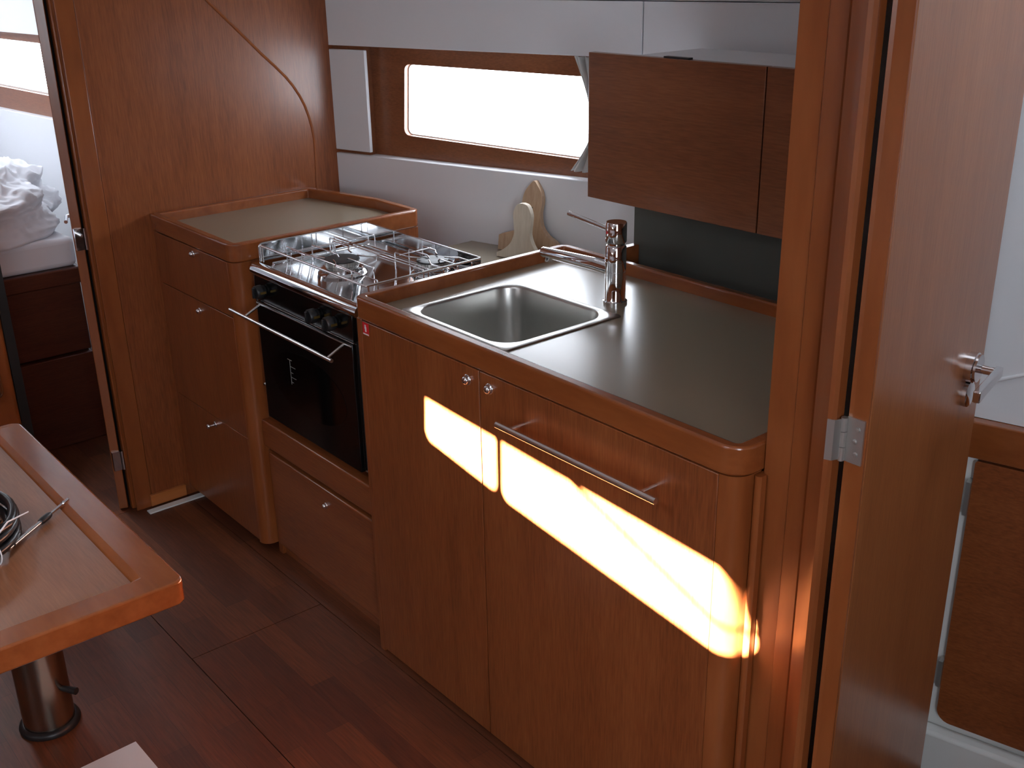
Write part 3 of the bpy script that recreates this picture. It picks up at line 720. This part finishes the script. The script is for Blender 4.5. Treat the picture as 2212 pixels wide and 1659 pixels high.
# coil of cable with a steel rod end
t = thing('cable_coil', 'coil of black control cable with a steel rod end lying on the table', 'cable', (-1.86, .26, TZ))
bm = B(); ccx, ccy = -1.862, .262
pts = []; turns = 5
for k in range(turns * 40 + 1):
    a = 2 * PI * k / 40 + .9; lv = k / 40; r_ = .132 + .010 * math.sin(lv * 2.3) - .004 * (lv % 2)
    pts.append((ccx + r_ * math.cos(a), ccy + r_ * math.sin(a), TZ + .0088 + .0100 * lv + .0015 * math.sin(a * 2 + lv)))
tube(bm, pts, .0078, 10)
obj('cable_loops', bm, rubber, t, smooth=60)
bm = B(); p0 = Vector((-1.770, .357, TZ + .0085)); p1 = Vector((-1.888, .498, TZ + .0068)); dd = (p1 - p0)
tube(bm, [p0, p0 + dd * .60], .0042, 10); tube(bm, [p0 + dd * .60, p1], .0032, 10)
tube(bm, [p0 + dd * .90, p0 + dd * .925], .0050, 6)
obj('rod_end', bm, chrome, t, smooth=50)
obj('rubber_sleeve', tube(B(), [p0 + dd * .52, p0 + dd * .55, p0 + dd * .66, p0 + dd * .69], [.0052, .0064, .0060, .0044], 12), blackm, t, smooth=50)
bm = B(); cc = Vector((ccx + .118, ccy + .070, TZ + .022))
tube(bm, [cc + Vector((.013 * math.cos(a), .007 * math.cos(a), .021 * math.sin(a))) for a in [2 * PI * k / 20 for k in range(20)]], .0012, 6, closed=True)
tube(bm, [cc + Vector((0, 0, .022)), cc + Vector((-.030, .035, .034)), cc + Vector((-.052, .075, .030))], [.0016, .0016, .0012], 6)
obj('cable_tie', bm, paperw, t)

# white sheet on the floor
a = math.radians(2)
pp_ = [(-2.100, .600), (-1.803, .608), (-1.797, .398), (-2.094, .390)]
tag(obj('paper_sheet', prism(B(), pp_[::-1], FZ + .0002, FZ + .0014), paperw, org=(-1.95, .5, FZ)), 'white sheet of paper lying on the wooden floor near the table leg', 'paper')

# mast post and grab rail left of the table
t = thing('mast_post', 'polished wooden post with a steel grab rail beyond the far end of the table', 'post', (-3.08, .68, FZ))
obj('post_body', prism(B(), rpoly([(-3.165, .56), (-3.115, .56), (-3.115, .740), (-3.165, .740)], .016), FZ, CEIL - .002), solid_z, t, smooth=30)
obj('black_strip', prism(B(), [(-3.16, .7402), (-3.122, .7402), (-3.124, .766), (-3.16, .766)], FZ, CEIL - .002), gap_black, t)  # near-black strip along the side of the post
bm = tube(B(), bend([(-3.116, .676, .50), (-3.070, .680, .50), (-3.070, .682, 1.60), (-3.116, .684, 1.60)], .03, 6), .0165, 20)
obj('grab_rail', bm, chrome, t, smooth=50)
bm = tube(B(), bend([(-3.116, .726, .94), (-3.096, .728, .94), (-3.088, .728, .72), (-3.116, .726, .72)], .02, 6), .0055, 14); obj('hook', bm, chrome, t, smooth=50)

# ------------------------------------------------------------------ forward cabin door and berth
def slab(bm, p, dirv, L_, th, z0, z1, nrm):
    d_ = Vector(dirv).normalized(); n_ = Vector(nrm).normalized(); p = Vector(p)
    q = [p, p + d_ * L_, p + d_ * L_ + n_ * th, p + n_ * th]
    return prism(bm, [(v.x, v.y) for v in q], z0, z1)
da = math.radians(20); dv = (-math.cos(da), math.sin(da)); nv = (math.sin(da), math.cos(da))
bm = slab(B(), (-3.212, .9985), dv, .585, .027, FZ + .006, 1.77, nv)
dr = struct('door_1', bm, solid_z, bevel=.002)
for z in (.860, .142):
    hb = B(); box(hb, -3.2125, -3.1985, 1.0005, 1.024, z - .032, z + .032); tube(hb, [(-3.196, 1.030, z - .032), (-3.196, 1.030, z + .032)], .0048, 12); box(hb, -3.1985, -3.1935, 1.031, 1.0335, z - .032, z + .032)
    obj('hinge', hb, chrome, dr, smooth=50)
hp = Vector((-3.212 + dv[0] * .52, .9985 + dv[1] * .52, .822)); nn = Vector((-nv[0], -nv[1], 0))
bm = B(); tube(bm, [hp, hp + nn * .010], .022, 20); tube(bm, bend([hp + nn * .010, hp + nn * .034, hp + nn * .034 - Vector((dv[0], dv[1], 0)) * .09], .008), .006, 10)
obj('door_handle', bm, chrome, dr, smooth=40)

bxf = -3.83
t = thing('berth', 'wooden berth coloured dark for shade, in the forward cabin with a white mattress on top', 'bed', (-4.6, .5, FZ))
bm = B(); box(bm, -6.15, bxf, -.60, 1.195, FZ + .001, .300); obj('base', bm, shaded_berth_wood, t, bevel=.003)
bm = B(); box(bm, -6.15, bxf - .018, -.60, 1.195, .306, .575); obj('front_panel', bm, shaded_berth_wood, t, bevel=.003)
bm = B(); box(bm, -6.15, bxf + .012, -.60, 1.200, .560, .618); obj('top_board', bm, shaded_berth_wood, t, bevel=.006)
bm = B(); prism(bm, rpoly([(-6.1, -.55), (bxf - .02, -.55), (bxf - .005, 1.20), (-6.1, 1.02)], .03), .6185, .720)
obj('mattress', bm, linen, t, bevel=.018, seg=4)

# crumpled duvet
from mathutils import noise
def duvet(cx, cy, z0, rx, ry, h, seed):
    bm = B(); NA, NR = 180, 80; rings = []
    for j in range(NR + 1):
        ph = j / NR; row = []
        for i in range(NA):
            a = 2 * PI * i / NA
            rr_ = math.sin(ph * PI / 2) ** .75 if ph < 1 else 1
            zz = math.cos(ph * PI / 2) ** .8 if ph < 1 else 0
            bulge = 1 + .16 * math.sin(a * 3 + seed) + .07 * math.sin(a * 7 + 2 * seed)
            x = rx * rr_ * bulge * math.cos(a); y = ry * rr_ * bulge * math.sin(a); z = h * zz
            layer = .020 * math.sin(z * 52 + 1.5 * math.sin(a * 2 + seed)) * rr_
            zz_ = 0; x += layer * math.cos(a); y += layer * math.sin(a)
            q = Vector((x * 5 + seed, y * 5, z * 8)); f1 = noise.noise(q) ; f2 = noise.noise(q * 3.1 + Vector((3, 1, 2)))
            rid = (1 - abs(noise.noise(q * 1.6 + Vector((9, 4, 0))))) ** 3
            rid2 = (1 - abs(noise.noise(q * 4.2 + Vector((2, 7, 5))))) ** 4
            dsp = .018 * f1 + .010 * f2 + .012 * rid + .012 * rid2
            nrm_ = Vector((x / rx ** 2, y / ry ** 2, (z + .02) / h ** 2)).normalized()
            pt = Vector((x, y, z)) + nrm_ * dsp * (1 if ph < .97 else .3); pt.z = max(pt.z, .0008)
            row.append(bm.verts.new((cx + pt.x, cy + pt.y, z0 + pt.z)))
            if j == 0: break
        rings.append(row)
    for i in range(NA): bm.faces.new((rings[0][0], rings[1][i], rings[1][(i + 1) % NA]))
    for j in range(1, NR):
        for i in range(NA): bm.faces.new((rings[j][i], rings[j][(i + 1) % NA], rings[j + 1][(i + 1) % NA], rings[j + 1][i]))
    bm.faces.new(rings[-1])
    return bm
o = obj('duvet', duvet(-4.18, .965, .7205, .30, .275, .235, 1.3), linen, org=(-4.18, .955, .7205)); 
for p in o.data.polygons: p.use_smooth = True
tag(o, 'crumpled white duvet heaped on the berth in the forward cabin', 'duvet')

# ------------------------------------------------------------------ heads compartment: door, moulded unit
P0 = Vector((-.7415, 1.2500)); P1 = Vector((-.8270, 1.7280)); dv2 = (P1 - P0).normalized(); nf = Vector((dv2.y, -dv2.x))   # face normal toward +x
bm = slab(B(), (P0.x, P0.y), dv2, (P1 - P0).length, -.0300, FZ + .012, 1.86, nf)
dr2 = struct('door_2', bm, door_wood, bevel=.0015)
obj('edge_band', prism(B(), [(-.7718, 1.2440), (-.7412, 1.2440), (-.7412, 1.2480), (-.7718, 1.2430)], FZ + .012, 1.86), solid_z, dr2)
# hinge
hz0, hz1 = .950, 1.014
bm = B()
box(bm, -.7715, -.7440, 1.2405, 1.2435, hz0 - .002, hz1 + .002)
prism(bm, [(-.7890, 1.2180), (-.7790, 1.2215), (-.7745, 1.2340), (-.7765, 1.2345), (-.7803, 1.2240), (-.7890, 1.2192)], hz0 + .001, hz1 - .001)
for a, c in ((hz0 - .001, hz0 + .020), (hz0 + .0208, hz0 + .0435), (hz0 + .0443, hz1 + .001)): tube(bm, [(-.7735, 1.2365, a), (-.7735, 1.2365, c)], .0048, 16)
for x, z in ((-.7540, .963), (-.7570, .982), (-.7535, 1.001)): lathe(bm, [(0, .0025), (.0028, .002), (.0036, 0)], (x, 1.2404, z), (0, -1, 0), 12)
obj('hinge', bm, alu, dr2, smooth=35)
# lever handle on a round rose
def DP(along, out, z): q = P0 + dv2 * along + nf * out; return Vector((q.x, q.y, z))
hz = .964; al = .408; n3 = (nf.x, nf.y, 0)
bm = lathe(B(), [(0, 0), (.026, 0), (.026, .012), (.0235, .0135), (.0235, .0175), (0, .0175)], DP(al, 0.0002, hz + .008), n3, 36)
h = obj('door_handle', bm, chrome, dr2, smooth=35)
bm = lathe(B(), [(0, 0), (.022, 0), (.022, .008), (.019, .010), (0, .010)], DP(al, .0002, hz - .040), n3, 30)
obj('lock_rose', bm, chrome, h, smooth=35)
bm = B()
tube(bm, [DP(al, .015, hz + .008), DP(al, .050, hz + .008)], .0075, 16)
q0, q1 = DP(al + .008, .047, hz + .008), DP(al - .118, .052, hz + .004)
u_ = (q1 - q0).normalized(); v_ = Vector(n3)
vsx = []
for P_, hh in ((q0, .0085), (q1, .0095)):
    for sgn, s2 in ((-1, -1), (1, -1), (1, 1), (-1, 1)): vsx.append(bm.verts.new(P_ + v_ * .0058 * sgn + Vector((0, 0, hh * s2))))
for f in ((0, 1, 2, 3), (7, 6, 5, 4), (0, 4, 5, 1), (1, 5, 6, 2), (2, 6, 7, 3), (3, 7, 4, 0)): bm.faces.new([vsx[i] for i in f])
obj('lever', bm, chrome, h, bevel=.002, seg=3)

# moulded cupboard front seen past the door, angled
UA = math.radians(14); UO = Vector((-.907, 1.882))
def UW(u, z, d): return (UO.x + u * math.cos(UA) - d * math.sin(UA), UO.y + u * math.sin(UA) + d * math.cos(UA), z if z < FZ + .01 or z > 1.8 else 1.63 - (1.63 - z) * .965)
t = thing('washroom_cupboard', 'white moulded cupboard with a dark wooden door and band behind the open door', 'cupboard', (-.94, 1.95, FZ))
def ubox(u0, u1, z0, z1, d0, d1): return wbox(B(), UW, u0, u1, z0, z1, d0, d1)
obj('moulded_front', ubox(0, 1.6, FZ + .001, .668, .004, .03), gelcoat, t)
obj('top_band', ubox(0, 1.6, .670, .748, -.012, .03), solid_x, t, bevel=.003)
pd = rpoly([(.022, .035), (.62, .035), (.62, .666), (.022, .666)], [.03, .03, .006, .006], 6)
bm = B(); holed(bm, pd, [], -.012, .0038, UW); d = obj('door', bm, wood_x, t, bevel=.002)
for z0, z1 in ((.545, .620), (.125, .190)):
    bm = B(); wbox(bm, UW, .0130, .0215, z0, z1, -.020, .0036); obj('hinge', bm, alu, d)
obj('base_moulding', ubox(0, 1.6, FZ + .0005, .015, -.035, .0035), gelcoat, t, bevel=.008)
bm = B(); wbox(bm, UW, -.0, 1.95, .749, CEIL, .012, .03); wbx = struct('wall_washroom', bm, white)
bm = B(); wbox(bm, UW, .0, 1.7, FZ, CEIL, .032, .05); obj('lining', bm, white, wbx)
bm = B(); tube(bm, [UW(.03, .832, .012), UW(.13, .880, .012), UW(.4, .93, .012)], .004, 8); obj('moulded_ridge', bm, white, wbx, smooth=60)
bm = prism(B(), [(XP + .0225, 1.36), (XP + .027, 1.36), (XP + .027, 1.884), (XP + .0225, 1.884)], FZ, CEIL)
struct('trim_7', bm, gelcoat)
# wall between the washroom and the passage aft of its doorway
struct('wall_washroom_side', bx(-.14, COMP[0], 1.24, 1.262, FZ, CEIL), wood_z)
